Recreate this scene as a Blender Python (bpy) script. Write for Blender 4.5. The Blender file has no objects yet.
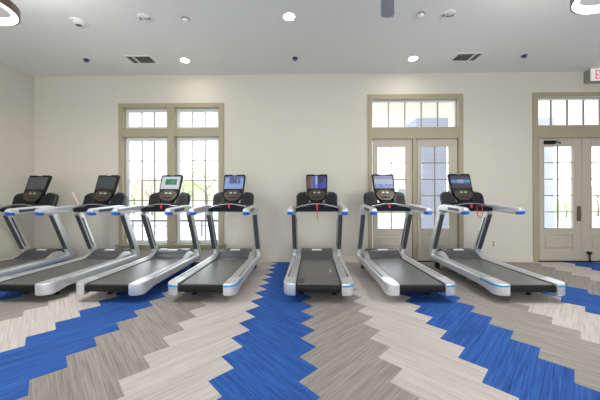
import bpy, bmesh, math, random
from mathutils import Vector, Matrix
random.seed(7)
C = bpy.context.scene.collection
SC = bpy.context.scene
PI = math.pi

# ------------------------------------------------------------------ camera
F, CX, CY, H = 268.0, 301.8, 197.5, 1.25
CAMROT = Matrix.Rotation(0.012, 3, 'Z') @ Matrix.Rotation(PI/2, 3, 'X') @ Matrix.Rotation(-0.0028, 3, 'Z')
cd = bpy.data.cameras.new('camera'); cam = bpy.data.objects.new('camera', cd); C.objects.link(cam)
cd.sensor_width = 36.0; cd.lens = 36.0*F/600.0
cd.shift_x = -(CX-300)/600.0; cd.shift_y = -(200-CY)/600.0
cd.clip_start = 0.05; cd.clip_end = 400
cam.matrix_world = Matrix.Translation((0, 0, H)) @ CAMROT.to_4x4()
SC.camera = cam

def ray(px, py):
    return CAMROT @ Vector(((px-CX)/F, -(py-CY)/F, -1.0))
def at(px, py, Y):                      # point of the plane y = Y seen at a pixel
    d = ray(px, py); t = Y/d.y
    return Vector((d.x*t, Y, H+d.z*t))
def up(px, py, Z):                      # point of the plane z = Z seen at a pixel
    d = ray(px, py); t = (Z-H)/d.z
    return Vector((d.x*t, d.y*t, Z))

WY = 5.19                               # inner face of the far wall
CZ = 3.64                               # ceiling height
LX, RX = -5.30, 6.6                     # side walls
FY = -2.6                               # open end of the room, behind the camera

# ------------------------------------------------------------------ materials
def lin(c):
    return tuple((v/12.92 if v <= .04045 else ((v+.055)/1.055)**2.4) for v in (x/255.0 for x in c)) + (1.0,)

def mat(name, rgb, rough=.5, metal=0.0, spec=.5, noise=0.0, nscale=20.0, bump=0.0, coat=0.0, emit=None, estr=0.0):
    m = bpy.data.materials.new(name); m.use_nodes = True
    nt = m.node_tree; b = nt.nodes['Principled BSDF']
    b.inputs['Base Color'].default_value = lin(rgb)
    b.inputs['Roughness'].default_value = rough
    b.inputs['Metallic'].default_value = metal
    b.inputs['Specular IOR Level'].default_value = spec
    b.inputs['Coat Weight'].default_value = coat
    b.inputs['Coat Roughness'].default_value = .08
    if noise or bump:
        tc = nt.nodes.new('ShaderNodeTexCoord'); nz = nt.nodes.new('ShaderNodeTexNoise')
        nz.inputs['Scale'].default_value = nscale; nz.inputs['Detail'].default_value = 4
        nt.links.new(tc.outputs['Object'], nz.inputs['Vector'])
        if noise:
            mx = nt.nodes.new('ShaderNodeMix'); mx.data_type = 'RGBA'; mx.blend_type = 'MULTIPLY'
            mx.inputs['Factor'].default_value = noise
            mx.inputs['A'].default_value = lin(rgb)
            nt.links.new(nz.outputs['Fac'], mx.inputs['B'])
            nt.links.new(mx.outputs['Result'], b.inputs['Base Color'])
        if bump:
            bp = nt.nodes.new('ShaderNodeBump'); bp.inputs['Strength'].default_value = bump; bp.inputs['Distance'].default_value = .004
            nt.links.new(nz.outputs['Fac'], bp.inputs['Height']); nt.links.new(bp.outputs['Normal'], b.inputs['Normal'])
    if emit:
        b.inputs['Emission Color'].default_value = lin(emit); b.inputs['Emission Strength'].default_value = estr
    return m

def glass_mat():
    m = bpy.data.materials.new('clear_glass'); m.use_nodes = True
    nt = m.node_tree; nt.nodes.clear()
    o = nt.nodes.new('ShaderNodeOutputMaterial'); mx = nt.nodes.new('ShaderNodeMixShader')
    t = nt.nodes.new('ShaderNodeBsdfTransparent'); g = nt.nodes.new('ShaderNodeBsdfGlossy'); lw = nt.nodes.new('ShaderNodeLayerWeight'); pw = nt.nodes.new('ShaderNodeMath'); fr = nt.nodes.new('ShaderNodeMath')
    g.inputs['Roughness'].default_value = .02; lw.inputs['Blend'].default_value = .5; pw.operation = 'POWER'; pw.inputs[1].default_value = 4.0; fr.operation = 'MULTIPLY_ADD'; fr.inputs[1].default_value = .8; fr.inputs[2].default_value = .04
    nt.links.new(lw.outputs['Facing'], pw.inputs[0]); nt.links.new(pw.outputs[0], fr.inputs[0])
    t.inputs['Color'].default_value = (.96, .98, .98, 1)
    nt.links.new(fr.outputs[0], mx.inputs[0]); nt.links.new(t.outputs[0], mx.inputs[1]); nt.links.new(g.outputs[0], mx.inputs[2])
    nt.links.new(mx.outputs[0], o.inputs[0])
    return m

M = {}
M['wall'] = mat('wall_paint', (215, 213, 202), .7, noise=.03, nscale=3, bump=.02)
M['ceiling'] = mat('ceiling_paint', (232, 234, 233), .8, noise=.03, nscale=2)
M['trim'] = mat('taupe_trim_paint', (170, 162, 138), .45)
M['door'] = mat('door_paint', (192, 187, 173), .42)
M['sash'] = mat('white_sash', (232, 236, 236), .4)
M['muntin'] = mat('muntin_grey', (146, 137, 135), .5)
M['base'] = mat('baseboard_paint', (222, 216, 203), .45)
M['dark'] = mat('dark_bronze', (52, 46, 42), .4, metal=.6)
M['glass'] = glass_mat()
M['silver'] = mat('brushed_aluminium', (220, 223, 228), .3, metal=.5, noise=.05, nscale=60)
M['platform'] = mat('grey_foot_platform', (182, 183, 185), .4, metal=.25, spec=.7, bump=.1, nscale=300)
M['upright'] = mat('dark_grey_inlay', (76, 80, 87), .4, metal=.4)
M['groove'] = mat('black_groove', (22, 23, 25), .55)
M['belt'] = mat('black_running_belt', (94, 94, 95), .32, spec=1.0, bump=.15, nscale=400)
M['hood'] = mat('graphite_hood', (92, 94, 99), .27, metal=.45, spec=.9)
M['black'] = mat('black_plastic', (14, 15, 17), .5, spec=.35)
M['navy'] = mat('navy_black_plastic', (17, 22, 34), .4, spec=.4)
M['blue'] = mat('blue_grip', (28, 104, 205), .35)
M['cyan'] = mat('bright_blue', (40, 160, 225), .35)
M['red'] = mat('red_plastic', (206, 30, 44), .45)
M['panelgold'] = mat('taupe_control_panel', (72, 67, 58), .35, metal=.3)
M['button'] = mat('silver_button', (186, 182, 170), .3, metal=.3)
M['white'] = mat('white_plastic', (236, 236, 234), .5)
M['offscreen'] = mat('switched_off_glass', (52, 58, 66), .08, spec=.9, coat=.6)
M['vent_dark'] = mat('vent_shadow_grey', (92, 95, 95), .7)
M['vent_grey'] = mat('vent_louver_grey', (150, 153, 152), .6)
M['rubber'] = mat('rubber', (24, 24, 25), .7)
M['nickel'] = mat('bronze_nickel_band', (122, 112, 104), .35, metal=.8)
M['lamp'] = mat('lit_diffuser', (255, 250, 242), .5, emit=(255, 246, 232), estr=5.0)
M['ring_lit'] = mat('lit_ring', (255, 252, 248), .5, emit=(255, 246, 238), estr=4.0)
M['sprink'] = mat('sprinkler_blue_cap', (18, 44, 150), .4)
M['chrome'] = mat('chrome', (170, 172, 174), .25, metal=.9)
M['fan'] = mat('slate_blue_fan_blade', (150, 157, 170), .5)
M['exit_face'] = mat('exit_face', (232, 238, 234), .5, emit=(232, 238, 234), estr=.25)
M['exit_red'] = mat('exit_red', (226, 24, 44), .5, emit=(230, 20, 40), estr=.7)
M['exit_body'] = mat('grey_sign_housing', (150, 152, 146), .5)
# outdoors; leaves, lawn and roof paled to imitate blown-out daylight
M['paving'] = mat('pale_paving', (228, 228, 228), .9, noise=.1, nscale=2)
M['lawn'] = mat('pale_lawn', (190, 204, 170), .95, noise=.3, nscale=6)
M['stone'] = mat('blue_grey_painted_brick', (176, 180, 196), .8)
M['porch'] = mat('porch_cream', (244, 240, 234), .7)
M['bark'] = mat('bark', (120, 104, 92), .9, noise=.3, nscale=30)
M['leaf'] = mat('spring_leaf', (186, 198, 146), .7)
M['leaf2'] = mat('blossom_leaf', (212, 190, 184), .7)
M['bldg'] = mat('far_building_cream', (236, 228, 218), .8)
M['roofing'] = mat('far_roof', (196, 182, 176), .8)
M['rail'] = mat('grey_rail', (104, 112, 126), .5, metal=.3)

def stone_pattern(m):
    nt = m.node_tree; b = nt.nodes['Principled BSDF']
    tc = nt.nodes.new('ShaderNodeTexCoord'); mp = nt.nodes.new('ShaderNodeMapping'); mp.inputs['Rotation'].default_value = (PI/2, 0, 0)
    br = nt.nodes.new('ShaderNodeTexBrick')
    br.inputs['Scale'].default_value = 2.2
    br.inputs['Color1'].default_value = lin((176, 182, 208)); br.inputs['Color2'].default_value = lin((184, 189, 212)); br.inputs['Mortar'].default_value = lin((190, 194, 214))
    br.inputs['Mortar Size'].default_value = .012
    nt.links.new(tc.outputs['Object'], mp.inputs[0]); nt.links.new(mp.outputs[0], br.inputs['Vector']); nt.links.new(br.outputs['Color'], b.inputs['Base Color'])
stone_pattern(M['stone'])

# ------------------------------------------------------------------ carpet: herringbone planks in zigzag columns
def carpet():
    m = bpy.data.materials.new('herringbone_plank_carpet'); m.use_nodes = True
    nt = m.node_tree; N = nt.nodes; L = nt.links; b = N['Principled BSDF']
    b.inputs['Roughness'].default_value = .85; b.inputs['Specular IOR Level'].default_value = .25
    def math_(op, a, c=None, d=None):
        n = N.new('ShaderNodeMath'); n.operation = op
        for i, v in enumerate((a, c, d)):
            if v is None: continue
            if isinstance(v, (int, float)): n.inputs[i].default_value = v
            else: L.new(v, n.inputs[i])
        return n.outputs[0]
    def mixc(f, a, c, bt='MIX'):
        n = N.new('ShaderNodeMix'); n.data_type = 'RGBA'; n.blend_type = bt
        for k, v in (('Factor', f), ('A', a), ('B', c)):
            if isinstance(v, (int, float)): n.inputs[k].default_value = v
            elif isinstance(v, tuple): n.inputs[k].default_value = v
            else: L.new(v, n.inputs[k])
        return n.outputs['Result']
    tc = N.new('ShaderNodeTexCoord'); sp = N.new('ShaderNodeSeparateXYZ'); L.new(tc.outputs['Object'], sp.inputs[0])
    X, Y = sp.outputs[0], sp.outputs[1]
    P, AMP, PITCH, X0, Z0 = .28116, .0697, .61709, -2.4454, 1.6793
    ph = math_('DIVIDE', math_('SUBTRACT', Y, Z0), P)
    fr = math_('FRACT', math_('ADD', ph, .5))                    # 0.5 at a right-hand vertex
    tri = math_('SUBTRACT', 1.0, math_('MULTIPLY', 4.0, math_('ABSOLUTE', math_('SUBTRACT', fr, .5))))
    colf = math_('DIVIDE', math_('SUBTRACT', math_('SUBTRACT', X, X0), math_('MULTIPLY', tri, AMP)), PITCH)
    col = math_('FLOOR', colf)
    kind = math_('FLOORED_MODULO', col, 3.0)                      # 0 blue, 1 grey, 2 light
    odd = math_('FLOORED_MODULO', col, 2.0)
    u = math_('MULTIPLY', math_('ADD', X, Y), .70711); v = math_('MULTIPLY', math_('SUBTRACT', X, Y), .70711)
    # plank length runs along v (down to the right) in odd columns, along u in even ones
    along = math_('ADD', math_('MULTIPLY', odd, v), math_('MULTIPLY', math_('SUBTRACT', 1.0, odd), u))
    across = math_('ADD', math_('MULTIPLY', odd, u), math_('MULTIPLY', math_('SUBTRACT', 1.0, odd), v))
    def streak(sa, sc, seed, detail=2.0):
        cv = N.new('ShaderNodeCombineXYZ'); L.new(math_('MULTIPLY', along, sa), cv.inputs[0]); L.new(math_('MULTIPLY', across, sc), cv.inputs[1]); L.new(math_('MULTIPLY', col, 7.3), cv.inputs[2])
        nz = N.new('ShaderNodeTexNoise'); nz.inputs['Scale'].default_value = 1.0; nz.inputs['Detail'].default_value = detail; nz.inputs['Roughness'].default_value = .65
        L.new(cv.outputs[0], nz.inputs['Vector']); return nz.outputs['Fac']
    s1 = streak(2.2, 150.0, 1); s2 = streak(3.0, 40.0, 2)
    s = math_('ADD', math_('MULTIPLY', s1, .65), math_('MULTIPLY', s2, .35))
    mr = N.new('ShaderNodeMapRange'); mr.inputs['From Min'].default_value = .33; mr.inputs['From Max'].default_value = .67; L.new(s, mr.inputs['Value']); S = mr.outputs[0]
    is1 = math_('COMPARE', kind, 1.0, .1); is2 = math_('COMPARE', kind, 2.0, .1)
    dark = mixc(is2, mixc(is1, lin((26, 62, 134)), lin((128, 123, 117))), lin((178, 171, 166)))
    lite = mixc(is2, mixc(is1, lin((58, 110, 190)), lin((170, 166, 160))), lin((212, 206, 201)))
    # each plank a touch lighter or darker
    pk = math_('FLOOR', math_('DIVIDE', across, P*.70711))
    cv = N.new('ShaderNodeCombineXYZ'); L.new(pk, cv.inputs[0]); L.new(col, cv.inputs[1])
    wn = N.new('ShaderNodeTexWhiteNoise'); wn.noise_dimensions = '2D'; L.new(cv.outputs[0], wn.inputs['Vector'])
    base = mixc(S, dark, lite)
    tone = math_('ADD', .93, math_('MULTIPLY', wn.outputs['Value'], .14))
    vm = N.new('ShaderNodeVectorMath'); vm.operation = 'SCALE'; L.new(base, vm.inputs[0]); L.new(tone, vm.inputs['Scale'])
    L.new(vm.outputs[0], b.inputs['Base Color'])
    bp = N.new('ShaderNodeBump'); bp.inputs['Strength'].default_value = .25; bp.inputs['Distance'].default_value = .003; L.new(s1, bp.inputs['Height']); L.new(bp.outputs[0], b.inputs['Normal'])
    return m
M['carpet'] = carpet()

# ------------------------------------------------------------------ mesh helpers
class MB:
    def __init__(self, tf=None): self.v = []; self.f = []; self.mi = []; self.tf = tf or (lambda p: p); self.m = 0
    def add(self, verts, faces):
        o = len(self.v); self.v += [tuple(self.tf(p)) for p in verts]
        for f in faces: self.f.append([i+o for i in f]); self.mi.append(self.m)
        return self
    def box(self, x0, x1, y0, y1, z0, z1):
        x0, x1 = sorted((x0, x1)); y0, y1 = sorted((y0, y1)); z0, z1 = sorted((z0, z1))
        return self.add([(x0,y0,z0),(x1,y0,z0),(x1,y1,z0),(x0,y1,z0),(x0,y0,z1),(x1,y0,z1),(x1,y1,z1),(x0,y1,z1)],
            [(0,3,2,1),(4,5,6,7),(0,1,5,4),(1,2,6,5),(2,3,7,6),(3,0,4,7)])
    def loft(self, rings, cap=True, closed=False):
        n = len(rings[0]); vs = [p for r in rings for p in r]; fs = []
        R = len(rings)
        for i in range(R if closed else R-1):
            j = (i+1) % R
            for k in range(n):
                l = (k+1) % n
                fs.append((i*n+k, i*n+l, j*n+l, j*n+k))
        if cap and not closed: fs.append(tuple(range(n-1, -1, -1))); fs.append(tuple((R-1)*n+k for k in range(n)))
        return self.add(vs, fs)
    def prism(self, pts, fn):            # pts: 2-d outline, fn(p, t) -> 3-d, t = 0 / 1
        return self.loft([[fn(p, 0) for p in pts], [fn(p, 1) for p in pts]])
    def lathe(self, prof, c, n=24):      # prof: (radius, z)
        return self.loft([[(c[0]+r*math.cos(2*PI*k/n), c[1]+r*math.sin(2*PI*k/n), c[2]+z) for k in range(n)] for r, z in prof])
    def tube(self, pts, r, n=10, closed=False):
        pts = [Vector(p) for p in pts]; rings = []; N = len(pts)
        for i, p in enumerate(pts):
            a = pts[(i-1) % N] if closed or i else p; b = pts[(i+1) % N] if closed or i < N-1 else p
            t = (b-a).normalized(); u = t.cross(Vector((0.31, .22, .93))).normalized(); w = t.cross(u)
            rr = r[i] if isinstance(r, (list, tuple)) else r
            rings.append([tuple(p+u*rr*math.cos(2*PI*k/n)+w*rr*math.sin(2*PI*k/n)) for k in range(n)])
        return self.loft(rings, closed=closed)
    def mesh(self, name, mats, smooth=35):
        me = bpy.data.meshes.new(name); me.from_pydata(self.v, [], self.f)
        for m in (mats if isinstance(mats, (list, tuple)) else [mats]): me.materials.append(m)
        for p, i in zip(me.polygons, self.mi): p.material_index = i
        bm = bmesh.new(); bm.from_mesh(me); bmesh.ops.recalc_face_normals(bm, faces=bm.faces)
        if smooth:
            for f in bm.faces: f.smooth = True
            for e in bm.edges:
                if len(e.link_faces) != 2 or e.calc_face_angle(0) > math.radians(smooth): e.smooth = False
        bm.to_mesh(me); bm.free()
        return me

def link(name, me, parent=None, bevel=0, loc=None):
    o = bpy.data.objects.new(name, me); C.objects.link(o)
    if parent: o.parent = parent
    if loc: o.location = loc
    if bevel:
        b = o.modifiers.new('bevel', 'BEVEL'); b.width = bevel; b.segments = 2; b.limit_method = 'ANGLE'; b.angle_limit = math.radians(40)
    return o
def obj(name, mb, m, parent=None, bevel=0, smooth=35): return link(name, mb.mesh(name, m, smooth), parent, bevel)
def tag(o, label=None, cat=None, group=None, kind=None):
    for k, v in (('label', label), ('category', cat), ('group', group), ('kind', kind)):
        if v: o[k] = v
    return o
def empty(name, loc=(0, 0, 0)):
    o = bpy.data.objects.new(name, None); C.objects.link(o); o.location = loc; o.empty_display_size = .1; return o
def struct(o, label=None, cat=None):
    o['kind'] = 'structure'
    return tag(o, label, cat)

def fillet(path, n=6):                  # path: (a, b, radius) corners -> smooth list of (a, b)
    out = []
    for i, (a, b, r) in enumerate(path):
        p = Vector((a, b))
        if i in (0, len(path)-1) or r <= 0: out.append(p); continue
        p0 = Vector(path[i-1][:2]); p1 = Vector(path[i+1][:2])
        d0 = (p0-p); d1 = (p1-p)
        l = min(r, d0.length*.49, d1.length*.49); s = p+d0.normalized()*l; e = p+d1.normalized()*l
        for k in range(n+1):
            t = k/n; out.append(s*(1-t)**2+p*2*t*(1-t)+e*t*t)
    return out
def rrect(w, h, r, n=3):                # rounded rectangle outline centred on 0
    r = min(r, w*.49, h*.49); o = []
    for cx, cy, a0 in ((w/2-r, h/2-r, 0), (-w/2+r, h/2-r, 90), (-w/2+r, -h/2+r, 180), (w/2-r, -h/2+r, 270)):
        for k in range(n+1):
            a = math.radians(a0+90*k/n); o.append((cx+r*math.cos(a), cy+r*math.sin(a)))
    return o
def ribbon(mb, pts, thick, xc, width, r=.012):   # rounded bar swept along a (y, z) path
    N = len(pts); rings = []
    cum = [0]
    for i in range(1, N): cum.append(cum[-1]+(pts[i]-pts[i-1]).length)
    for i, p in enumerate(pts):
        t = (pts[min(i+1, N-1)]-pts[max(i-1, 0)]).normalized(); n = Vector((-t.y, t.x))
        s = cum[i]/cum[-1]
        th = thick(s) if callable(thick) else thick; w = width(s) if callable(width) else width; x = xc(s) if callable(xc) else xc
        rings.append([(x+a, p.x+n.x*b, p.y+n.y*b) for a, b in rrect(w, th, r)])
    return mb.loft(rings)

# ------------------------------------------------------------------ room shell
fl = MB().box(LX-.2, RX+.2, FY, WY+.05, -.06, 0)
struct(obj('floor', fl, M['carpet']))
struct(obj('ceiling', MB().box(LX-.2, RX+.2, FY, WY+.25, CZ, CZ+.12), M['ceiling']))
struct(obj('wall_left', MB().box(LX-.2, LX, FY, WY+.2, 0, CZ), M['wall']))
struct(obj('wall_right', MB().box(RX, RX+.2, FY, WY+.2, 0, CZ), M['wall']))

T = WY-.025                              # face of the casings
def W(px, py): return at(px, py, T)
# openings (x0, x1, z0, z1) in the far wall
def rect(px0, py0, px1, py1):
    a = W(px0, py0); b = W(px1, py1); return a.x, b.x, b.z, a.z
w1 = rect(120.5, 105, 221.5, 246)
d1 = rect(370.5, 96.5, 461.5, 262.5); d1 = (d1[0], d1[1], 0, d1[3])
d2 = rect(536.5, 94, 627, 262.5); d2 = (d2[0], d2[1], 0, d2[3])
wm = MB(); xs = LX
for (x0, x1, z0, z1) in (w1, d1, d2):
    wm.box(xs, x0, WY, WY+.2, 0, CZ); wm.box(x0, x1, WY, WY+.2, z1, CZ)
    if z0 > 0: wm.box(x0, x1, WY, WY+.2, 0, z0)
    xs = x1
wm.box(xs, RX, WY, WY+.2, 0, CZ)
struct(obj('wall_back', wm, M['wall']))
fw = MB()  # unseen wall behind the camera, added with openings to cut the sky fill
fw.box(LX, RX, FY-.2, FY, 0, .25); fw.box(LX, RX, FY-.2, FY, 3.0, CZ)
for a, b in ((LX, LX+.8), (-2.0, -1.2), (2.2, 3.0), (RX-.8, RX)): fw.box(a, b, FY-.2, FY, .25, 3.0)
struct(obj('wall_front', fw, M['wall']))
# baseboards
bb = MB(); pts = [(LX, W(368.3, 200).x), (W(463.7, 200).x, W(533.7, 200).x), (W(630, 200).x, RX)]
for a, b in pts: bb.box(a, b, WY-.016, WY, 0, .095); bb.box(a, b, WY-.011, WY, .095, .115)
struct(obj('baseboard_back', bb, M['base'], bevel=.003))
struct(obj('baseboard_left', MB().box(LX, LX+.016, FY, WY-.02, 0, .115), M['base'], bevel=.003))

def grille(mb, x0, x1, z0, z1, cols, rows, y, w=.017, d=.03):
    for i in range(1, cols):
        x = x0+(x1-x0)*i/cols; mb.box(x-w/2, x+w/2, y-d/2, y+d/2, z0, z1)
    for j in range(1, rows):
        z = z0+(z1-z0)*j/rows; mb.box(x0, x1, y-d/2+.001, y+d/2-.001, z-w/2, z+w/2)
def frame(mb, x0, x1, z0, z1, s, y0, y1):
    mb.box(x0, x0+s, y0, y1, z0, z1); mb.box(x1-s, x1, y0, y1, z0, z1)
    mb.box(x0+s, x1-s, y0, y1, z1-s, z1); mb.box(x0+s, x1-s, y0, y1, z0, z0+s)
def sash(root, x0, x1, z0, z1, cols, rows, s=.062):
    fm = MB(); frame(fm, x0, x1, z0, z1, s, WY+.085, WY+.135)
    f = obj('sash', fm, M['sash'], root, .004)
    g = MB(); grille(g, x0+s, x1-s, z0+s, z1-s, cols, rows, WY+.105)
    obj('muntins', g, M['muntin'], f)
    obj('pane', MB().box(x0+s, x1-s, WY+.109, WY+.113, z0+s, z1-s), M['glass'], f, smooth=0)

# -- window_1: two columns, transom lights above
win = struct(empty('window_1', ((w1[0]+w1[1])/2, WY, w1[2])))
win_parts = empty  # (children keep world coordinates through the parent inverse)
def keep(o, p):
    o.parent = p; o.matrix_parent_inverse = Matrix.Translation(p.location).inverted(); return o
def wobj(name, mb, m, root, bevel=0, smooth=35): return keep(obj(name, mb, m, None, bevel, smooth), root)
X = lambda px, y=200: W(px, y).x
Zp = lambda py, px=305: W(px, py).z
zt, zb = Zp(103, 170), Zp(245, 170)
cm = MB()
cm.box(X(118.3), X(122.3), T, WY+.17, zb, zt); cm.box(X(219), X(223.7), T, WY+.17, zb, zt)
cm.box(X(122.3), X(219), T, WY+.17, Zp(107.2, 170), zt)
cm.box(X(167), X(174.2), T+.004, WY+.17, zb, Zp(107.2, 170))
cm.box(X(122.3), X(167), T+.008, WY+.17, Zp(136.4, 170), Zp(128, 170)); cm.box(X(174.2), X(219), T+.008, WY+.17, Zp(136.4, 170), Zp(128, 170))
wobj('casing', cm, M['trim'], win, .004)
wobj('sill', MB().box(X(116.5), X(226), T-.05, WY+.17, Zp(246.3, 170), Zp(244.3, 170)), M['trim'], win, .005)
wobj('apron', MB().box(X(118), X(224.3), T-.005, WY, Zp(250, 170), Zp(246.3, 170)), M['trim'], win, .004)
def wsash(root, *a, **k):
    n0 = set(C.objects); sash(None, *a, **k)
    new = [o for o in C.objects if o not in n0]
    for o in new:
        if o.parent is None: keep(o, root)
for a, b in ((122.3, 167), (174.2, 219)):
    wsash(win, X(a), X(b), Zp(128, 170), Zp(107.2, 170), 3, 1)
    wsash(win, X(a), X(b), Zp(244.3, 170), Zp(136.4, 170), 3, 5)

# -- french door units
def door_unit(n, tn, wn, casing_px, open_px, y_top, y_open_top, tr_bot, bar_bot, post_px, mx):
    trm = struct(empty('trim_%d' % tn, ((d1 if n == 1 else d2)[0], WY, 0)))
    zz = lambda py: Zp(py, mx)
    m = MB()
    m.box(X(casing_px[0]), X(open_px[0]), T, WY+.17, 0, zz(y_top)); m.box(X(open_px[1]), X(casing_px[1]), T, WY+.17, 0, zz(y_top))
    m.box(X(open_px[0]), X(open_px[1]), T, WY+.17, zz(y_open_top), zz(y_top))
    m.box(X(open_px[0]), X(open_px[1]), T+.006, WY+.17, zz(bar_bot), zz(tr_bot))
    if post_px: m.box(X(post_px[0]), X(post_px[1]), T+.012, WY+.17, 0, zz(bar_bot))
    wobj('casing', m, M['trim'], trm, .004)
    wobj('threshold', MB().box(X(open_px[0]), X(open_px[1]), WY+.0, WY+.18, 0, .018), M['dark'], trm, .003)
    tw = struct(empty('window_%d' % wn, ((X(open_px[0])+X(open_px[1]))/2, WY, zz(tr_bot))))
    x0, x1, z0, z1 = X(open_px[0]), X(open_px[1]), zz(tr_bot), zz(y_open_top)
    fm = MB(); frame(fm, x0, x1, z0, z1, .028, WY+.07, WY+.12); wobj('sash', fm, M['sash'], tw, .003)
    g = MB(); nx = 5; grille(g, x0+.028, x1-.028, z0+.028, z1-.028, nx, 1, WY+.095); wobj('muntins', g, M['muntin'], tw)
    wobj('pane', MB().box(x0+.028, x1-.028, WY+.098, WY+.102, z0+.028, z1-.028), M['glass'], tw, smooth=0)

LY0, LY1 = WY+.03, WY+.075               # door leaf faces
def leaf(n, pxl, pxr, ytop, gl, gr, gt, gb, pl, pr, pt, pb, label, mx):
    d = struct(empty('door_%d' % n, ((X(pxl)+X(pxr))/2, WY, 0)))
    XL = lambda px: at(px, 200, LY0).x
    ZL = lambda py: at(mx, py, LY0).z
    x0, x1, z0, z1 = XL(pxl)+.004, XL(pxr)-.004, .02, ZL(ytop)
    a, b, c, e = XL(gl), XL(gr), ZL(gb), ZL(gt)
    p0, p1, p2, p3 = XL(pl), XL(pr), ZL(pb), ZL(pt)
    m = MB()
    m.box(x0, a, LY0, LY1, z0, z1); m.box(b, x1, LY0, LY1, z0, z1); m.box(a, b, LY0, LY1, e, z1)
    m.box(a, b, LY0, LY1, p3, c); m.box(a, b, LY0, LY1, z0, p2)
    if p0 > a: m.box(a, p0, LY0, LY1, p2, p3)
    if p1 < b: m.box(p1, b, LY0, LY1, p2, p3)
    m.box(max(a, p0), min(b, p1), LY0+.014, LY1, p2, p3)
    wobj('leaf', m, M['door'], d, .003)
    f = MB(); frame(f, a-.012, b+.012, c-.012, e+.012, .02, LY0-.008, LY1-.004); wobj('glazing_bead', f, M['door'], d, .003)
    ip = .03; q0, q1 = max(a, p0)+ip, min(b, p1)-ip
    wobj('panel', MB().box(q0, q1, LY0+.003, LY1, p2+ip, p3-ip), M['door'], d, .006)
    g = MB(); grille(g, a, b, c, e, 2, 5, LY0+.02, .018, .024); wobj('muntins', g, M['muntin'], d)
    wobj('pane', MB().box(a, b, LY0+.022, LY0+.026, c, e), M['glass'], d, smooth=0)
    return d
door_unit(1, 1, 2, (368.3, 463.7), (372.4, 459.2), 94, 98.6, 126.9, 138.5, (413.2, 417.4), 415)
leaf(1, 372.8, 413.2, 139, 377.3, 405.9, 146.4, 228.8, 377.3, 405.9, 235, 247.7, '', 415)
leaf(2, 417.4, 457.6, 139, 420.8, 449.4, 146.4, 228.8, 420.8, 449.4, 235, 247.7, '', 415)
door_unit(2, 2, 3, (533.7, 630), (538.6, 625), 92, 96.3, 125, 137.5, None, 580)
dl = leaf(3, 539.3, 582.0, 138, 543.8, 573.4, 146, 228.4, 544.3, 573, 235, 249, '', 580)
dr = leaf(4, 582.0, 624.7, 138, 591.2, 620.4, 146, 228.4, 591.2, 620.4, 235, 249, '', 580)
# hardware on the right-hand pair
def D(px, py): return at(px, py, LY0)
a, b = D(576.6, 206), D(580.6, 221)
hm = MB().box(a.x, b.x, LY0-.012, LY0, b.z, a.z)
hn = wobj('door_handle', hm, M['nickel'], dl, .004)
lm = MB(); c0 = D(578.6, 213.5); lm.tube([(c0.x, LY0-.01, c0.z), (c0.x, LY0-.055, c0.z), (c0.x-.02, LY0-.065, c0.z), (c0.x-.10, LY0-.065, c0.z+.004)], .009)
lm.lathe([(.022, 0), (.022, .012)], (c0.x, LY0-.03, c0.z+.06))
wobj('lever', lm, M['nickel'], dl)
a, b = D(543.3, 141), D(553.5, 144.3)
cl = MB().box(a.x, b.x, LY0-.055, LY0, b.z, a.z)
clo = wobj('door_closer', cl, M['black'], dl, .006)
c1 = D(553, 142.2); c2 = at(560.5, 142.8, LY0-.03)
wobj('closer_arm', MB().tube([(c1.x-.09, LY0-.06, c1.z-.01), (c1.x-.02, LY0-.085, c1.z-.004), (c2.x, LY0-.03, c2.z), (c2.x+.02, LY0-.01, c2.z)], .011), M['black'], dl)
a, b = D(586.6, 251.5), D(589.4, 254)
ks = MB().box(a.x, b.x, LY0-.05, LY0, b.z, a.z); ks.tube([(D(588, 254).x, LY0-.03, b.z), (D(588, 254).x, LY0-.035, .03)], .011)
ks.lathe([(.018, 0), (.02, .03)], (D(588, 254).x, LY0-.035, .003))
wobj('door_stop', ks, M['black'], dr)

# wall outlet
oc = at(493.3, 243.6, WY)
ot = tag(empty('wall_outlet', (oc.x, WY, oc.z)), 'white wall outlet low on the wall between the narrow and the wide door', 'outlet')
om = MB().prism(rrect(.07, .115, .012), lambda p, t: (p[0], -.006*t, p[1])); obj('cover_plate', om, M['base'], ot, .002)
for dz in (.027, -.027):
    obj('receptacle', MB().prism(rrect(.036, .03, .012), lambda p, t: (p[0], -.004-.005*t, p[1]+dz)), M['vent_dark'], ot)

# exit sign
EY0, EY1 = WY-.136, WY
e0 = at(591, 80.7, EY0); ez1 = CZ-.004
ex0, ex1, ez0 = e0.x, e0.x+.36, e0.z
es = tag(empty('exit_sign', (ex0, WY, ez0)), 'exit sign with red letters, high on the wall by the ceiling above the wide door', 'exit sign')
wobj('housing', MB().box(ex0, ex1, EY0+.012, WY-.001, ez0, ez1), M['exit_body'], es, .004)
wobj('face', MB().box(ex0, ex1, EY0, EY0+.012, ez0, ez1), M['exit_face'], es, .003)
tm = MB(); lh = (ez1-ez0)*.72; lz = ez0+(ez1-ez0)*.14; lw = .052; st = .016; gx = ex0+.085
def bar(x0, z0, x1, z1, w=st):          # a slanted stroke
    d = Vector((x1-x0, z1-z0)).normalized(); n = Vector((-d.y, d.x))*w/2
    q = [(x0+n.x, z0+n.y), (x1+n.x, z1+n.y), (x1-n.x, z1-n.y), (x0-n.x, z0-n.y)]
    tm.prism(q, lambda p, t: (p[0], EY0-.004*t, p[1]))
fb = lambda x0, x1, z0, z1: tm.box(x0, x1, EY0-.004, EY0, z0, z1)
fb(gx, gx+st, lz, lz+lh)
for k in (0, .5, 1): fb(gx+st, gx+lw, lz+(lh-st)*k, lz+(lh-st)*k+st)
x = gx+lw+.02; bar(x, lz, x+lw, lz+lh); bar(x+lw, lz, x, lz+lh)
x += lw+.02; fb(x, x+st, lz, lz+lh)
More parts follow.
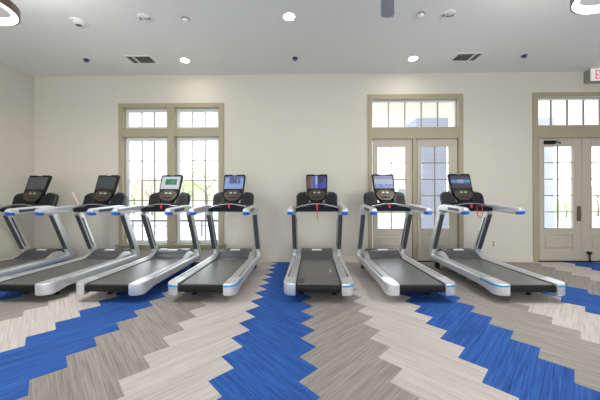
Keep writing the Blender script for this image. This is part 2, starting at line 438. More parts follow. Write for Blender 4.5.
x += st+.02; fb(x, x+lw+.01, lz+lh-st, lz+lh); fb(x+lw/2-st/2+.005, x+lw/2+st/2+.005, lz, lz+lh-st)
wobj('lettering', tm, M['exit_red'], es)

# ------------------------------------------------------------------ ceiling fixtures
def cz(px, py): return up(px, py, CZ)
def downlight(px, py, label, lit=True):
    p = cz(px, py)
    r = tag(empty('ceiling_light', p), label, 'recessed light', 'lit recessed lights in the ceiling' if lit else None)
    n = 28; m = MB(); m.loft([[(rr*math.cos(2*PI*k/n), rr*math.sin(2*PI*k/n), z) for k in range(n)] for rr, z in ((.06, -.001), (.062, -.006), (.077, -.006), (.08, 0))], cap=False)
    obj('trim_ring', m, M['white'], r)
    obj('lens', MB().lathe([(.062, -.002), (.062, -.0005)], (0, 0, 0), 28), M['lamp'], r)
    l = bpy.data.lights.new('downlight', 'AREA'); l.shape = 'DISK'; l.size = .14; l.energy = 4; l.color = (1, .93, .84)
    lo = bpy.data.objects.new('downlight', l); C.objects.link(lo); lo.location = p+Vector((0, 0, -.012)); lo.visible_camera = True
downlight(289, 16, 'lit round recessed light above the middle of the row, nearest the camera')
downlight(185, 60, 'lit recessed light near the wall above the grid window')
downlight(413, 58, 'lit recessed light near the wall above the narrow door pair')

def vent(px0, px1, py, label):
    a, b = cz(px0, py), cz(px1, py); c = (a+b)/2; w = b.x-a.x; d = .30
    r = tag(empty('ceiling_vent', (c.x, c.y, CZ)), label, 'vent', 'air vents in the ceiling')
    m = MB(); x0, x1, y0, y1 = -w/2, w/2, -d/2, d/2; s = .035
    for q in ((x0, x0+s, y0, y1), (x1-s, x1, y0, y1), (x0+s, x1-s, y0, y0+s), (x0+s, x1-s, y1-s, y1)): m.box(*q, -.012, 0)
    obj('vent_frame', m, M['white'], r, .003)
    obj('vent_backing', MB().box(x0+s, x1-s, y0+s, y1-s, -.0025, -.0005), M['vent_dark'], r)
    lo = MB(); k = 6
    for i in range(k):
        yy = y0+s+(d-2*s)*(i+.5)/k
        lo.prism([(yy-.012, -.011), (yy+.012, -.003), (yy+.012, -.0015), (yy-.012, -.0095)], lambda p, t: (x0+s+.12*w*0+(w-2*s)*t, p[0], p[1]))
    obj('louvers', lo, M['vent_grey'], r)
    dv = MB(); dv.box(x0+w*.28, x0+w*.34, y0+s, y1-s, -.0125, -.001) if px0 < 300 else dv.box(x1-w*.34, x1-w*.28, y0+s, y1-s, -.0125, -.001)
    obj('divider', dv, M['white'], r)
vent(128, 155, 59.5, 'white ceiling vent with dark louvers near the far wall above the grid window')
vent(453, 480, 57, 'white ceiling vent with dark louvers above the narrow door pair')

def strobe(px, py, label):
    p = cz(px, py); r = tag(empty('ceiling_strobe', p), label, 'fire alarm strobe', 'fire alarm strobes on the ceiling')
    obj('housing', MB().lathe([(.088, 0), (.088, -.008), (.08, -.016), (.05, -.019)], (0, 0, 0), 28), M['white'], r)
    obj('strobe_lens', MB().prism(rrect(.07, .035, .01), lambda q, t: (q[0], q[1], -.017-.016*t)), M['chrome'], r, .004)
    for sx in (-1, 1):
        obj('sounder_slot', MB().prism(rrect(.022, .05, .008), lambda q, t: (q[0]+sx*.058, q[1], -.0155-.005*t)), M['sprink'] if sx < 0 else M['vent_dark'], r)
strobe(145, 17.5, 'round white fire alarm strobe on the ceiling left of a small sensor dome')
strobe(448, 14, 'round white fire alarm strobe on the ceiling right of the fan blade')
def sensor(px, py, label):
    p = cz(px, py); r = tag(empty('ceiling_sensor', p), label, 'sensor', 'sensor domes on the ceiling')
    obj('collar', MB().lathe([(.05, 0), (.05, -.012), (.043, -.014)], (0, 0, 0), 24), M['chrome'], r)
    obj('dome', MB().lathe([(.042, -.013), (.04, -.026), (.03, -.038), (.014, -.045), (.002, -.047)], (0, 0, 0), 24), M['white'], r)
sensor(185.5, 18.8, 'small white sensor dome on the ceiling right of the round strobe')
sensor(420.5, 14, 'small white sensor dome on the ceiling between fan blade and strobe')
# unlit adjustable light
p = cz(79, 22); r = tag(empty('ceiling_spotlight', p), 'unlit tilted recessed light with a dark opening in the ceiling, beside the ring lamp', 'recessed light')
n = 28; m = MB(); m.loft([[(rr*math.cos(2*PI*k/n), rr*math.sin(2*PI*k/n), z) for k in range(n)] for rr, z in ((.07, -.001), (.075, -.012), (.095, -.012), (.1, 0))], cap=False); obj('trim_ring', m, M['white'], r)
m = MB(); m.loft([[(.072*s*math.cos(2*PI*k/n), .072*s*math.sin(2*PI*k/n), -.002-z-.3*.0*k) for k in range(n)] for s, z in ((1, 0), (.95, .014), (.72, .03), (.5, .034))]); obj('eyeball', m, M['white'], r)
obj('aperture', MB().prism(rrect(.085, .05, .024), lambda q, t: (q[0]-.012, q[1]+.012, -.033-.006*t)), M['vent_dark'], r)
def sprinkler(px, py, label):
    p = cz(px, py); r = tag(empty('ceiling_sprinkler', p), label, 'sprinkler', 'fire sprinklers along the ceiling')
    obj('escutcheon', MB().lathe([(.05, 0), (.046, -.006), (.016, -.01)], (0, 0, 0), 20), M['chrome'], r)
    fm = MB()
    fm.tube([(-.018, 0, -.006), (-.05, 0, -.02), (-.03, 0, -.038), (0, 0, -.043), (.03, 0, -.038), (.05, 0, -.02), (.018, 0, -.006)], .007, 8)
    obj('yoke', fm, M['chrome'], r)
    obj('cap', MB().lathe([(.008, -.01), (.028, -.014), (.03, -.034), (.02, -.042)], (0, 0, 0), 16), M['sprink'], r)
    obj('deflector', MB().lathe([(.018, -.041), (.018, -.045)], (0, 0, 0), 20), M['chrome'], r)
sprinkler(86.5, 59.5, 'blue-capped fire sprinkler on the ceiling left of the air vent over the grid window')
sprinkler(295, 58, 'blue-capped fire sprinkler on the ceiling above the middle treadmill')
sprinkler(524, 55.5, 'blue-capped fire sprinkler on the ceiling right of the air vent over the narrow doors')

# ring pendants
def ring_lamp(c, r0, label):
    r = tag(empty('ring_pendant', c), label, 'pendant lamp', 'ring pendant lamps')
    n = 56; circ = lambda rr, z: [(rr*math.cos(2*PI*k/n), rr*math.sin(2*PI*k/n), z) for k in range(n)]
    obj('outer_band', MB().loft([circ(r0, 0), circ(r0, .075), circ(r0-.012, .075), circ(r0-.012, 0)], closed=True), M['nickel'], r)
    obj('light_ring', MB().loft([circ(r0-.012, .004), circ(r0-.012, .05), circ(r0-.05, .05), circ(r0-.05, -.004), circ(r0-.02, -.008)], closed=True), M['ring_lit'], r)
    cb = MB()
    for k in range(3):
        a = 2*PI*k/3+.35; cb.tube([((r0-.01)*math.cos(a), (r0-.01)*math.sin(a), .07), (.02*math.cos(a), .02*math.sin(a), CZ-c[2]-.02)], .0025, 6)
    obj('suspension_cable', cb, M['nickel'], r)
    obj('canopy', MB().lathe([(.07, CZ-c[2]-.03), (.075, CZ-c[2])], (0, 0, 0), 24), M['nickel'], r)
    l = bpy.data.lights.new('pendant_light', 'AREA'); l.shape = 'DISK'; l.size = 2*r0; l.energy = 40; l.color = (1, .95, .9)
    lo = bpy.data.objects.new('pendant_light', l); C.objects.link(lo); lo.location = Vector(c)+Vector((0, 0, -.02))
    l2 = bpy.data.lights.new('pendant_uplight', 'AREA'); l2.shape = 'DISK'; l2.size = 2*r0; l2.energy = 12; l2.color = (1, .97, .94)
    lu = bpy.data.objects.new('pendant_uplight', l2); C.objects.link(lu); lu.location = Vector(c)+Vector((0, 0, .09)); lu.rotation_euler = (PI, 0, 0)
ring_lamp((-3.0, 2.40, 3.0), .29, 'glowing ring pendant with dark metal band over the left side of the room')
ring_lamp((2.68, 2.31, 3.0), .30, 'glowing ring pendant over the right side of the room')

# ceiling fan, only one blade reaches into view
fz = 3.12; ft = up(387.5, 18, fz)
fd = Vector((ft.x, ft.y)).normalized(); fc = Vector((ft.x-.715*fd.x, ft.y-.715*fd.y, fz))
fan = tag(empty('ceiling_fan', fc), 'slate coloured ceiling fan, one blade tip hanging below the ceiling', 'ceiling fan')
for k in range(4):
    a = 2*PI*k/4+math.atan2(fd.y, fd.x)
    ca, sa = math.cos(a), math.sin(a)
    ol = [(.12, -.05), (.66, -.066), (.70, -.055), (.715, 0), (.70, .055), (.66, .066), (.12, .05)]
    obj('blade', MB().prism(ol, lambda q, t: (q[0]*ca-q[1]*sa, q[0]*sa+q[1]*ca, q[1]*.18+.008*t)), M['fan'], fan, .003)
obj('motor', MB().lathe([(.04, -.08), (.11, -.06), (.13, 0), (.12, .08), (.04, .11)], (0, 0, 0), 28), M['fan'], fan)
obj('downrod', MB().lathe([(.014, .1), (.014, CZ-fz-.05), (.07, CZ-fz-.04), (.075, CZ-fz)], (0, 0, 0), 20), M['fan'], fan)

# ------------------------------------------------------------------ treadmill
S, DZ, RY = .953, .0588, 3.135
TF = lambda p: (p[0]*S, p[1]*S, p[2]*S+DZ)
def TM(): return MB(TF)
ME = {}
def keepm(key, mb, m, smooth=35): ME[key] = mb.mesh(key, m, smooth)

# side frame: lower rail, front hub and leaning upright in one bent bar
def frame_path():
    return fillet([(.10, .128, 0), (1.50, .142, 0), (1.785, .135, .20), (1.43, .93, .3), (1.395, 1.00, 0)], 8)
FP = frame_path()
def side_frame(s):
    m = TM()
    th = lambda t: .118-.034*min(1, t/.45) if t < .45 else (.084+.026*min(1, (t-.45)/.25))
    xc = lambda t: s*(.425 if t < .44 else .425-.017*min(1, (t-.44)/.16))
    wd = lambda t: .034 if t < .44 else min(.088, .034+.054*(t-.44)/.16)
    return ribbon(m, FP, th, xc, wd, .02)
def upright_inlay(s):                   # dark face of the upright towards the runner
    m = TM(); pts = [Vector((1.647, .305)), Vector((1.617, .37)), Vector((1.362, .95))]
    return ribbon(m, pts, .014, s*.408, .070, .004)
def upright_inner(s):
    m = TM(); pts = [Vector((1.66, .36)), Vector((1.43, .90))]
    return ribbon(m, pts, .022, s*.358, .008, .003)
HP = fillet([(1.47, .985, 0), (1.40, 1.07, .12), (1.2, 1.07, .1), (.76, 1.046, 0), (.73, 1.045, 0), (.70, 1.043, 0), (.675, 1.042, 0)], 6)
def handrail(s):
    m = TM(); th = lambda t: .10 if t < .2 else .122-.018*t-(.05*((t-.96)/.04)**2 if t > .96 else 0)
    return ribbon(m, HP, th, s*.406, lambda t: .094-.008*t, .03)
def grip_cap(s):
    m = TM(); pts = [Vector((.742, 1.012)), Vector((.70, 1.016)), Vector((.672, 1.024)), Vector((.655, 1.03))]
    th = lambda t: .05 if t < .5 else .05-.02*((t-.5)/.5)**2
    return ribbon(m, pts, th, s*.406, lambda t: .098 if t < .5 else .098-.04*((t-.5)/.5)**2, .02)
def rail_inset(s):
    m = TM(); pts = [Vector((.80, 1.052)), Vector((.83, 1.053)), Vector((1.08, 1.065)), Vector((1.11, 1.066))]
    return ribbon(m, pts, lambda t: .046, s*.4515, .006, .003)
def platform(s):
    m = TM(); x0, x1 = .284, .394
    prof = [(x0, .150), (x0, .182), (x0+.008, .188), (x1-.008, .190), (x1, .184), (x1, .150)]
    m.prism([(s*a, b) for a, b in prof], lambda p, t: (p[0], .06+1.36*t, p[1]))
    return m
def groove(s):
    m = TM(); m.box(s*.393, s*.412, .10, 1.62, .10, .184); m.box(s*.268, s*.283, .05, 1.40, .10, .178); return m
def end_cap(s):
    m = TM(); rings = []
    # outline in plan, outer rear corner rounded
    ol = [(.285, .0), (.34, .0)]
    for k in range(7):
        a = math.radians(-90+15*k); ol.append((.34+.102*math.cos(a), .11+.11*math.sin(a)))
    ol += [(.444, .32), (.285, .26)]
    lv = [(.036, .86), (.046, .96), (.06, 1), (.17, 1), (.184, .985), (.191, .94)]
    for z, sc in lv:
        cx_, cy_ = .36, .11
        rings.append([(s*(cx_+(a-cx_)*sc), cy_+(b-cy_)*sc, z+(max(0, b-.10)*.17 if z < .1 else 0)) for a, b in ol])
    return m.loft(rings)
def cap_strip(s):  # narrow blue strip around the rear of an end cap
    m = TM(); ol = [(.29, -.004), (.34, -.004)]
    for k in range(7):
        a = math.radians(-90+15*k); ol.append((.34+.106*math.cos(a), .11+.114*math.sin(a)))
    ol += [(.4475, .32)]
    back = [(a-(.004 if b > .02 else 0), b+.004) for a, b in ol]
    return m.prism([(s*a, b) for a, b in ol+back[::-1]], lambda p, t: (p[0], p[1], .150+.020*t))
for s, k in ((-1, 'l'), (1, 'r')):
    keepm('side_frame'+k, side_frame(s), M['silver'], 50); keepm('inlay'+k, upright_inlay(s), M['upright'], 50); keepm('inner'+k, upright_inner(s), M['upright'], 50)
    keepm('handrail'+k, handrail(s), M['silver'], 50); keepm('cap'+k, grip_cap(s), M['blue'], 50); keepm('inset'+k, rail_inset(s), M['upright'], 50)
    keepm('platform'+k, platform(s), M['platform']); keepm('groove'+k, groove(s), M['groove'])
    keepm('endcap'+k, end_cap(s), M['silver'], 40); keepm('cap_strip'+k, cap_strip(s), M['cyan'])
# belt: flat top with rounded roller end
bp = []
for k in range(9):
    a = math.radians(90+180*k/8); bp.append((.062+.046*math.cos(a), .126+.046*math.sin(a)))
bp = [(1.45, .172)]+bp+[(1.45, .08)]
keepm('belt', TM().prism(bp, lambda p, t: (-.268+.536*t, p[0], p[1])), M['belt'])
keepm('roller', TM().prism([(.012, .085), (.004, .12), (.012, .158), (.03, .168), (.03, .08)], lambda p, t: (-.275+.55*t, p[0], p[1])), M['black'], 40)  # black band added to make the belt's rear face darker
keepm('deck', TM().box(-.37, .37, .16, 1.70, .07, .115), M['black'])
# motor cover
prof = [(1.385, .165), (1.40, .188), (1.45, .205), (1.53, .262), (1.57, .285), (1.63, .302), (1.70, .305), (1.755, .285), (1.775, .24), (1.775, .09), (1.40, .09)]
m = TM(); m.prism(prof, lambda p, t: (-.285+.57*t, p[0], p[1])); keepm('hood', m, M['hood'], 50)
def shoulder(s):
    m = TM(); a = [(1.36, .165), (1.39, .195), (1.52, .262), (1.60, .275), (1.70, .255), (1.72, .09), (1.37, .09)]
    b = [(1.32, .16), (1.33, .186), (1.48, .215), (1.58, .22), (1.68, .21), (1.70, .09), (1.33, .09)]
    return m.loft([[(s*.283, p[0], p[1]) for p in a], [(s*.30, p[0], p[1]+.002) for p in a], [(s*.372, p[0], p[1]) for p in b]])
for s, k in ((-1, 'l'), (1, 'r')): keepm('shoulder'+k, shoulder(s), M['platform'], 40)
m = TM(); m.prism([(-.09, 0), (.09, 0), (.085, 1), (-.085, 1)], lambda p, t: (p[0], 1.585+.045*p[1]-.001+.0*t, .2895+.0135*p[1]+.004*t)); keepm('badge', m, M['white'])
# dash between the handrails
def arch(x): return 1.075+.075*(1-(abs(x)/.37)**2)
rings = []
for i in range(25):
    x = -.372+.744*i/24; zt_ = arch(x)
    rings.append([(x, 1.235, zt_-.03), (x, 1.25, zt_), (x, 1.32, zt_+.022), (x, 1.47, zt_+.01), (x, 1.50, 1.04), (x, 1.36, 1.0), (x, 1.26, 1.018)])
keepm('dash', TM().loft(rings), M['navy'], 40)
m = TM(); m.tube([(-.40+.80*i/24, 1.232+.0*i, (arch(-.40+.80*i/24)-.008)) for i in range(25)], .011, 8); keepm('dash_trim', m, M['chrome'], 60)
m = TM()
for s in (-1, 1): m.prism(rrect(.15, .028, .012), lambda p, t: (s*.2+p[0], 1.243+.035*(p[1]/.028)-.004*t, arch(.2)-.02+p[1]+.004*t))
keepm('sensor_grip', m, M['chrome'], 50)
# cup holder pods
def pod(s):
    ol = fillet([(.135, 1.07, 0), (.352, 1.07, .03), (.358, 1.325, .19), (.205, 1.345, .08), (.135, 1.23, .03), (.135, 1.07, 0)], 8)
    ol = [(p.x*s, p.y) for p in ol]
    return TM().loft([[(a, y+(z-1.07)*.30, z) for a, z in [((x-s*.24)*k+s*.24, (zz-1.2)*k+1.2) for x, zz in ol]] for y, k in ((1.395, .93), (1.41, 1), (1.50, 1), (1.53, .9))])
def pod_rim(s):
    ol = fillet([(.352, 1.08, 0), (.358, 1.325, .21), (.205, 1.345, .08), (.18, 1.32, 0)], 8)
    return TM().tube([(s*p.x, 1.455+(p.y-1.07)*.30, p.y) for p in ol], .011, 8)
def pod_well(s):
    ol = rrect(.12, .14, .05, 4)
    return TM().prism([(a+s*.262, b+1.215) for a, b in ol], lambda p, t: (p[0], 1.40+(p[1]-1.07)*.30-.004-.005*t, p[1]))
for s, k in ((-1, 'l'), (1, 'r')): keepm('pod'+k, pod(s), M['navy'], 40); keepm('podrim'+k, pod_rim(s), M['upright'], 60); keepm('podwell'+k, pod_well(s), M['black'])
# console, tilted back
TH = math.radians(21); CB = (1.405, 1.175)
def cp(x, w, d): return (x, CB[0]+w*math.sin(TH)+d*math.cos(TH), CB[1]+w*math.cos(TH)-d*math.sin(TH))
def outline(g=0):
    o = fillet([(.10-g, g, 0), (.18-g, .14, .12), (.196-g, .53-g, .03), (.05, .53-g, .01), (.042, .518-g, .008), (0, .516-g, 0)], 5)
    o = [Vector((0, g))]+o
    return [(p.x, p.y) for p in o]+[(-p.x, p.y) for p in o[-2:0:-1]]
m = TM(); rings = []
for d, g in ((-.004, .014), (-.012, .006), (0, 0), (.035, 0), (.055, .02)): rings.append([cp(x, w, d) for x, w in outline(g)])
keepm('console', m.loft(rings), M['black'], 40)
m = TM()
for d in (0, 1): pass
keepm('neck', TM().loft([[(-.09, 1.36, 1.12), (.09, 1.36, 1.12), (.09, 1.47, 1.12), (-.09, 1.47, 1.12)], [(-.10, 1.42, 1.22), (.10, 1.42, 1.22), (.10, 1.49, 1.24), (-.10, 1.49, 1.24)]]), M['black'])
ell = [(.158*math.cos(2*PI*k/28), .135+(.088 if math.sin(2*PI*k/28) > 0 else .115)*math.sin(2*PI*k/28)) for k in range(28)]
keepm('control', TM().prism(ell, lambda p, t: cp(p[0], p[1], -.005-.011*t)), M['panelgold'], 30)
for i, (bx, bw, w_, h_) in enumerate(((-.036, .165, .045, .026), (.036, .165, .045, .026), (0, .075, .15, .018))):
    keepm('button%d' % i, TM().prism(rrect(w_, h_, .01), lambda p, t: cp(p[0]+bx, p[1]+bw-(.02*(1-(p[0]/.065)**2) if i == 2 else 0), -.012-.012*t)), M['button'] if i < 2 else M['black'])
SX, SW0, SW1 = .168, .25, .492
# rear levelling feet and front wheels
def foot(s): return MB().lathe([(.03, 0), (.03, .012), (.014, .02), (.014, .14)], (s*.21, .33, 0), 16)
def wheel(s):
    m = MB(); n = 18
    return m.loft([[(s*.33+dx, 1.6+.06*math.cos(2*PI*k/n), .06+.06*math.sin(2*PI*k/n)) for k in range(n)] for dx in (-.02, .02)])
for s, k in ((-1, 'l'), (1, 'r')): keepm('foot'+k, foot(s), M['rubber']); keepm('wheel'+k, wheel(s), M['rubber'])
m = TM(); m.prism(rrect(.035, .07, .008), lambda p, t: (p[0], 1.226-.012*t, 1.105+p[1])); keepm('key', m, M['red'])

def cord_straight(): return TM().tube([(.0, 1.215, 1.08), (.004, 1.205, 1.0), (.002, 1.203, .93), (.003, 1.203, .88)], .007, 8)
def cord_loop(x=.12): return TM().tube([(x+.04, 1.216, 1.10), (x+.045, 1.205, 1.0), (x+.035, 1.2, .93), (x, 1.2, .90), (x-.035, 1.2, .93), (x-.045, 1.205, 1.0), (x-.04, 1.216, 1.10)], .006, 8)

# screen pictures: each a grid of cells coloured by a function
SCR = {}
def emis(rgb, s=.55):
    k = (rgb, s)
    if k not in SCR: SCR[k] = mat('screen_%d_%d_%d' % rgb, tuple(int(v*.35) for v in rgb), .12, spec=.6, emit=rgb, estr=s)
    return SCR[k]
def screen(kind):
    m = TM(); mats = []; nx, ny = 24, 15
    if kind == 'off':
        m.prism([(-SX, SW0), (SX, SW0), (SX, SW1), (-SX, SW1)], lambda p, t: cp(p[0], p[1], -.005-.003*t))
        return m.mesh('screen', [M['offscreen']], 0)
    def colour(u, v):
        if kind == 'green':
            if .2 < u < .82 and .3 < v < .78: return random.choice([(70, 160, 96), (46, 130, 84), (110, 184, 120), (60, 140, 150)])
            return (232, 240, 250)
        if kind == 'figures':
            for cx_, r in ((.35, .10), (.56, .09), (.76, .07)):
                if abs(u-cx_) < r and .42 < v < .92: return random.choice([(90, 96, 140), (120, 130, 176)])
            return (158, 186, 248) if v < .85 else (120, 140, 196)
        if kind == 'bands':
            if u < .28: return (124, 100, 92) if u < .2 else (148, 130, 130)
            if u < .42: return (96, 104, 190)
            if u < .55: return (180, 200, 250) if v > .3 else (120, 150, 236)
            if u+.35*(1-v) > 1.0: return (84, 98, 190)
            return (72, 70, 108) if v > .45 else (76, 82, 158)
        if kind == 'pale':
            if v < .35: return random.choice([(150, 168, 226), (182, 194, 232), (120, 140, 206)])
            return (196, 206, 230) if v < .75 else (160, 172, 204)
        if kind == 'swirl':
            if abs(v-.52) < .075 and abs(u-.5) > .18: return (80, 196, 236)
            if (u-.5)**2*2+(v-.55)**2*4 < .09: return (170, 180, 226)
            if abs(v-.52) < .2: return (110, 110, 150)
            return (84, 78, 100)
    rows = {}
    for i in range(nx):
        for j in range(ny):
            c = colour((i+.5)/nx, (j+.5)/ny); mt = emis(c)
            if mt not in mats: mats.append(mt)
            m.m = mats.index(mt)
            x0, x1 = -SX+2*SX*i/nx, -SX+2*SX*(i+1)/nx; a, b = SW0+(SW1-SW0)*j/ny, SW0+(SW1-SW0)*(j+1)/ny
            m.add([cp(x0, a, -.0085), cp(x1, a, -.0085), cp(x1, b, -.0085), cp(x0, b, -.0085)], [(0, 1, 2, 3)])
    m.m = 0; m.prism([(-SX, SW0), (SX, SW0), (SX, SW1), (-SX, SW1)], lambda p, t: cp(p[0], p[1], -.004-.004*t))
    return m.mesh('screen', mats, 0)

def treadmill(px, kind, label, cap_strips='', cord=None, loop=None, prints=False, rot=0.0):
    d = ray(px, 175); Y = RY+1.585*S; x = d.x/d.y*Y
    rot = math.radians(rot); Rr = 1.585*S
    t = tag(empty('treadmill', (x+Rr*math.sin(rot), RY+Rr*(1-math.cos(rot)), 0)), label, 'treadmill', 'treadmills in a row facing the far wall')
    t.rotation_euler.z = rot
    P = lambda name, key, parent=t, bevel=0, lab=None: tag(link(name, ME[key], parent, bevel), lab)
    P('deck', 'deck'); bl = P('running_belt', 'belt'); P('rear_dark_band', 'roller')
    if prints:
        m = TM(); m.box(.165, .20, .58, .72, .1722, .1732); obj('white_print', m, M['button'], bl)
        m = TM(); m.box(-.25, -.18, .06, .30, .1722, .1732); obj('warning_print', m, M['upright'], bl)
    for s, k in ((-1, 'l'), (1, 'r')):
        f = P('side_frame', 'side_frame'+k); P('dark_inlay', 'inlay'+k, f); P('inner_strip', 'inner'+k, f)
        h = P('handrail', 'handrail'+k); P('grip_cap', 'cap'+k, h, 0, 'blue cap at the handrail end'); P('speed_control', 'inset'+k, h)
        pl = P('side_platform', 'platform'+k, t, .004); P('groove', 'groove'+k, pl)
        e = P('end_cap', 'endcap'+k)
        if k in cap_strips: P('blue_strip', 'cap_strip'+k, e, 0, 'bright blue strip across the end cap')
        po = P('bottle_holder', 'pod'+k); P('rim', 'podrim'+k, po); P('well', 'podwell'+k, po)
        P('foot', 'foot'+k); P('wheel', 'wheel'+k)
        P('hood_shoulder', 'shoulder'+k, t, .006)
    hd = P('motor_cover', 'hood', t, .012); P('badge', 'badge', hd, 0, 'white badge strip')
    da = P('dashboard', 'dash'); P('trim_strip', 'dash_trim', da); P('pulse_grip', 'sensor_grip', da)
    P('console_neck', 'neck')
    c = P('console', 'console'); cpn = P('control_panel', 'control', c)
    for i in range(3): P('button', 'button%d' % i, c)
    link('screen', screen(kind), c)
    if cord or loop:
        key = P('safety_key', 'key', t, .003, 'red safety key')
        if loop is not None: obj('cord', cord_loop(loop), M['red'], key, 0, 60)
        elif cord == 'long': obj('cord', cord_straight(), M['red'], key, 0, 60)
    return t
treadmill(40.2, 'off', 'treadmill at the far left of the row, its dark console nearest the left wall')
treadmill(108.8, 'off', 'treadmill with a dark screen standing just left of the grid window', rot=-1.4)
treadmill(172.2, 'green', 'treadmill whose white screen shows a green picture, in front of the grid window', '', 'short', rot=-1.4)
treadmill(234.8, 'figures', 'treadmill with a pale blue screen of small dark figures, just right of the grid window', 'lr', 'short', rot=-.6)
treadmill(316.7, 'bands', 'treadmill with a brown and blue banded screen and hanging red cord, before bare wall', 'r', 'long', prints=True, rot=-1.8)
treadmill(382.7, 'pale', 'treadmill with a hazy pale blue screen, in front of the narrow door pair', 'r', 'short', rot=1.0)
treadmill(458.8, 'swirl', 'treadmill with a blue streak on its screen and a looped red cord near the outlet', 'lr', None, .13)

# slim stick drawn for an unidentified pale line left of the second console
q0, q1 = at(78.6, 204.5, 4.47), at(73.2, 193.5, 4.44)
st_ = tag(empty('mark', q0), 'thin pale pink stick above the rail left of a dark treadmill console', 'mark')
keep(obj('shaft', MB().tube([q0, q1], .011, 8), mat('pale_pink', (240, 208, 200), .5)), st_)
keep(obj('tip', MB().tube([q1, q1+(q1-q0)*.08], .012, 8), M['white']), st_)

# ------------------------------------------------------------------ outdoors
OY = WY+.2
struct(obj('terrain', MB().box(-60, 70, OY, 90, -.14, -.08), M['paving']))
struct(obj('porch_floor', MB().box(.6, 12, OY, 8.6, -.08, -.02), M['paving'], bevel=.01))
PY0 = 7.6
for n_, (a, b) in enumerate(((417.2, 447), (522, 553.5))):
    p0, p1 = at(a, 200, PY0), at(b, 200, PY0); w = p1.x-p0.x
    zc0, zc1 = at(430, 127, PY0).z, at(430, 118.3, PY0).z
    pr = struct(empty('porch_pillar', ((p0.x+p1.x)/2, PY0+w/2, -.02)))
    m = MB(); m.box(-w/2, w/2, -w/2, w/2, 0, zc0+.02); obj('shaft', m, M['stone'], pr)
    m = MB(); m.box(-w/2-.03, w/2+.03, -w/2-.03, w/2+.03, zc0+.02, zc1+.02); obj('capital', m, M['stone'], pr, .01)
    m = MB(); m.box(-w/2-.02, w/2+.02, -w/2-.02, w/2+.02, 0, .9); obj('plinth', m, M['stone'], pr, .01)
zb_ = at(430, 118.3, PY0).z
struct(obj('porch_beam', MB().box(.6, 12, PY0-.02, PY0+.9, zb_, zb_+.75), M['porch'], bevel=.01))
struct(obj('porch_ceiling', MB().box(.6, 12, OY, PY0-.02, zb_+.45, zb_+.55), M['porch']))
struct(obj('lawn', MB().box(-40, 60, 15, 60, -.08, -.05), M['lawn']))
# low metal rail outside the window
gy = 9.2; gz = at(170, 221, gy).z; gx0, gx1 = at(95, 220, gy).x, at(240, 220, gy).x
gr = tag(empty('metal_railing', ((gx0+gx1)/2, gy, -.08)), 'low grey metal railing outside the grid window', 'railing')
m = MB(); m.box(gx0, gx1, gy-.02, gy+.02, gz-.03, gz+.03); m.box(gx0, gx1, gy-.015, gy+.015, gz-.19, gz-.15); wobj('rail', m, M['rail'], gr, .004)
for k in range(5):
    xx = gx0+(gx1-gx0)*(k+.1)/4.2; wobj('post', MB().box(xx-.025, xx+.025, gy-.02, gy+.02, -.08, gz-.03), M['rail'], gr)
def tree(x, y, h, r, leafm, label, n=900, name='tree', group='trees outside'):
    t = tag(empty(name, (x, y, -.06)), label, 'tree', group)
    rnd = random.Random(int(x*31+y*17))
    tm_ = MB(); tm_.tube([(0, 0, 0), (.05, 0, h*.3), (-.04, .03, h*.55), (0, 0, h*.8)], [h*.022, h*.018, h*.012, h*.004], 8)
    for k in range(7):
        a = rnd.uniform(0, 6.28); z = h*rnd.uniform(.3, .65); l = r*rnd.uniform(.5, .9)
        tm_.tube([(0, 0, z), (l*.5*math.cos(a), l*.5*math.sin(a), z+l*.35), (l*math.cos(a), l*math.sin(a), z+l*.8)], [h*.009, h*.006, h*.002], 6)
    obj('trunk', tm_, M['bark'], t)
    lf = MB()
    for k in range(n):
        d = Vector((rnd.gauss(0, 1), rnd.gauss(0, 1), rnd.gauss(0, 1))).normalized()*rnd.random()**.4
        c = Vector((d.x*r, d.y*r, h*.62+d.z*h*.38)); s = r*rnd.uniform(.03, .07)
        u = Vector((rnd.gauss(0, 1), rnd.gauss(0, 1), rnd.gauss(0, 1))).normalized(); w = u.orthogonal().normalized()
        lf.add([c-u*s, c+w*s*.6, c+u*s, c-w*s*.6], [(0, 1, 2, 3)])
    obj('foliage', lf, leafm, t, smooth=0)
def tree_px(px, y, top_py, r, leafm, label, **k):
    p = at(px, top_py, y); tree(p.x, y, p.z+.06, r, leafm, label, **k)
tree_px(206, 17, 158, 1.3, M['leaf'], 'airy green tree outside the right half of the grid window')
tree_px(184, 24, 172, 1.6, M['leaf'], 'pale green tree outside behind the railing, right of the window post')
tree_px(152, 20, 176, 1.5, M['leaf2'], 'pinkish blossoming tree outside the left half of the grid window')
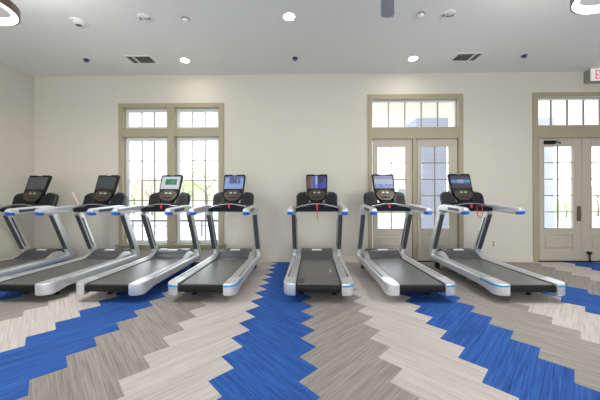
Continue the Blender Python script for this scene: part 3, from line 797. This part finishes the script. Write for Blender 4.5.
tree_px(134, 22, 182, 1.4, M['leaf'], 'small pale green tree outside at the left edge of the grid window')
tree_px(566, 17, 196, 1.1, M['leaf'], 'small bushy tree outside the left leaf of the wide door', n=700)
tree_px(598, 18, 186, 1.3, M['leaf'], 'green bushy tree outside the right leaf of the wide door', n=700)
def house(px, y, wid, top, roof, label):
    p = at(px, top, y); h = tag(empty('building', (p.x, y, -.08)), label, 'building')
    hz = p.z+.08
    obj('walls', MB().box(-wid/2, wid/2, 0, 6, 0, hz), M['bldg'], h)
    m = MB(); m.prism([(-wid/2-.4, hz), (wid/2+.4, hz), (0, hz+roof)], lambda q, t: (q[0], -.4+6.8*t, q[1])); obj('roof', m, M['roofing'], h)
    for k in range(3):
        xx = -wid/2+wid*(k+.5)/3; obj('window', MB().box(xx-.5, xx+.5, -.03, .02, hz*.4, hz*.72), M['rail'], h)
house(402, 34, 7, 181, 1.2, 'far cream building outside the left leaf of the narrow doors')
house(160, 46, 16, 186, 1.5, 'far cream building with a brown roof beyond the trees outside the grid window')

# ------------------------------------------------------------------ light
w = bpy.data.worlds.new('world'); SC.world = w; w.use_nodes = True
nt = w.node_tree; bg = nt.nodes['Background']
tc = nt.nodes.new('ShaderNodeTexCoord'); sp = nt.nodes.new('ShaderNodeSeparateXYZ'); nt.links.new(tc.outputs['Generated'], sp.inputs[0])
cr = nt.nodes.new('ShaderNodeValToRGB'); nt.links.new(sp.outputs[2], cr.inputs[0])
cr.color_ramp.elements[0].position = .0; cr.color_ramp.elements[0].color = (1.0, .985, .96, 1)
cr.color_ramp.elements[1].position = .6; cr.color_ramp.elements[1].color = (.90, .95, 1.0, 1)
nt.links.new(cr.outputs[0], bg.inputs['Color']); bg.inputs['Strength'].default_value = 3.4

vs = SC.view_settings; vs.view_transform = 'Standard'; vs.look = 'None'; vs.gamma = 1.0; vs.use_curve_mapping = False; vs.exposure = 0.1
SC.cycles.max_bounces = 10; SC.cycles.diffuse_bounces = 6; SC.cycles.transparent_max_bounces = 12
SC.cycles.sample_clamp_indirect = 6.0
SC.cycles.use_denoising = True
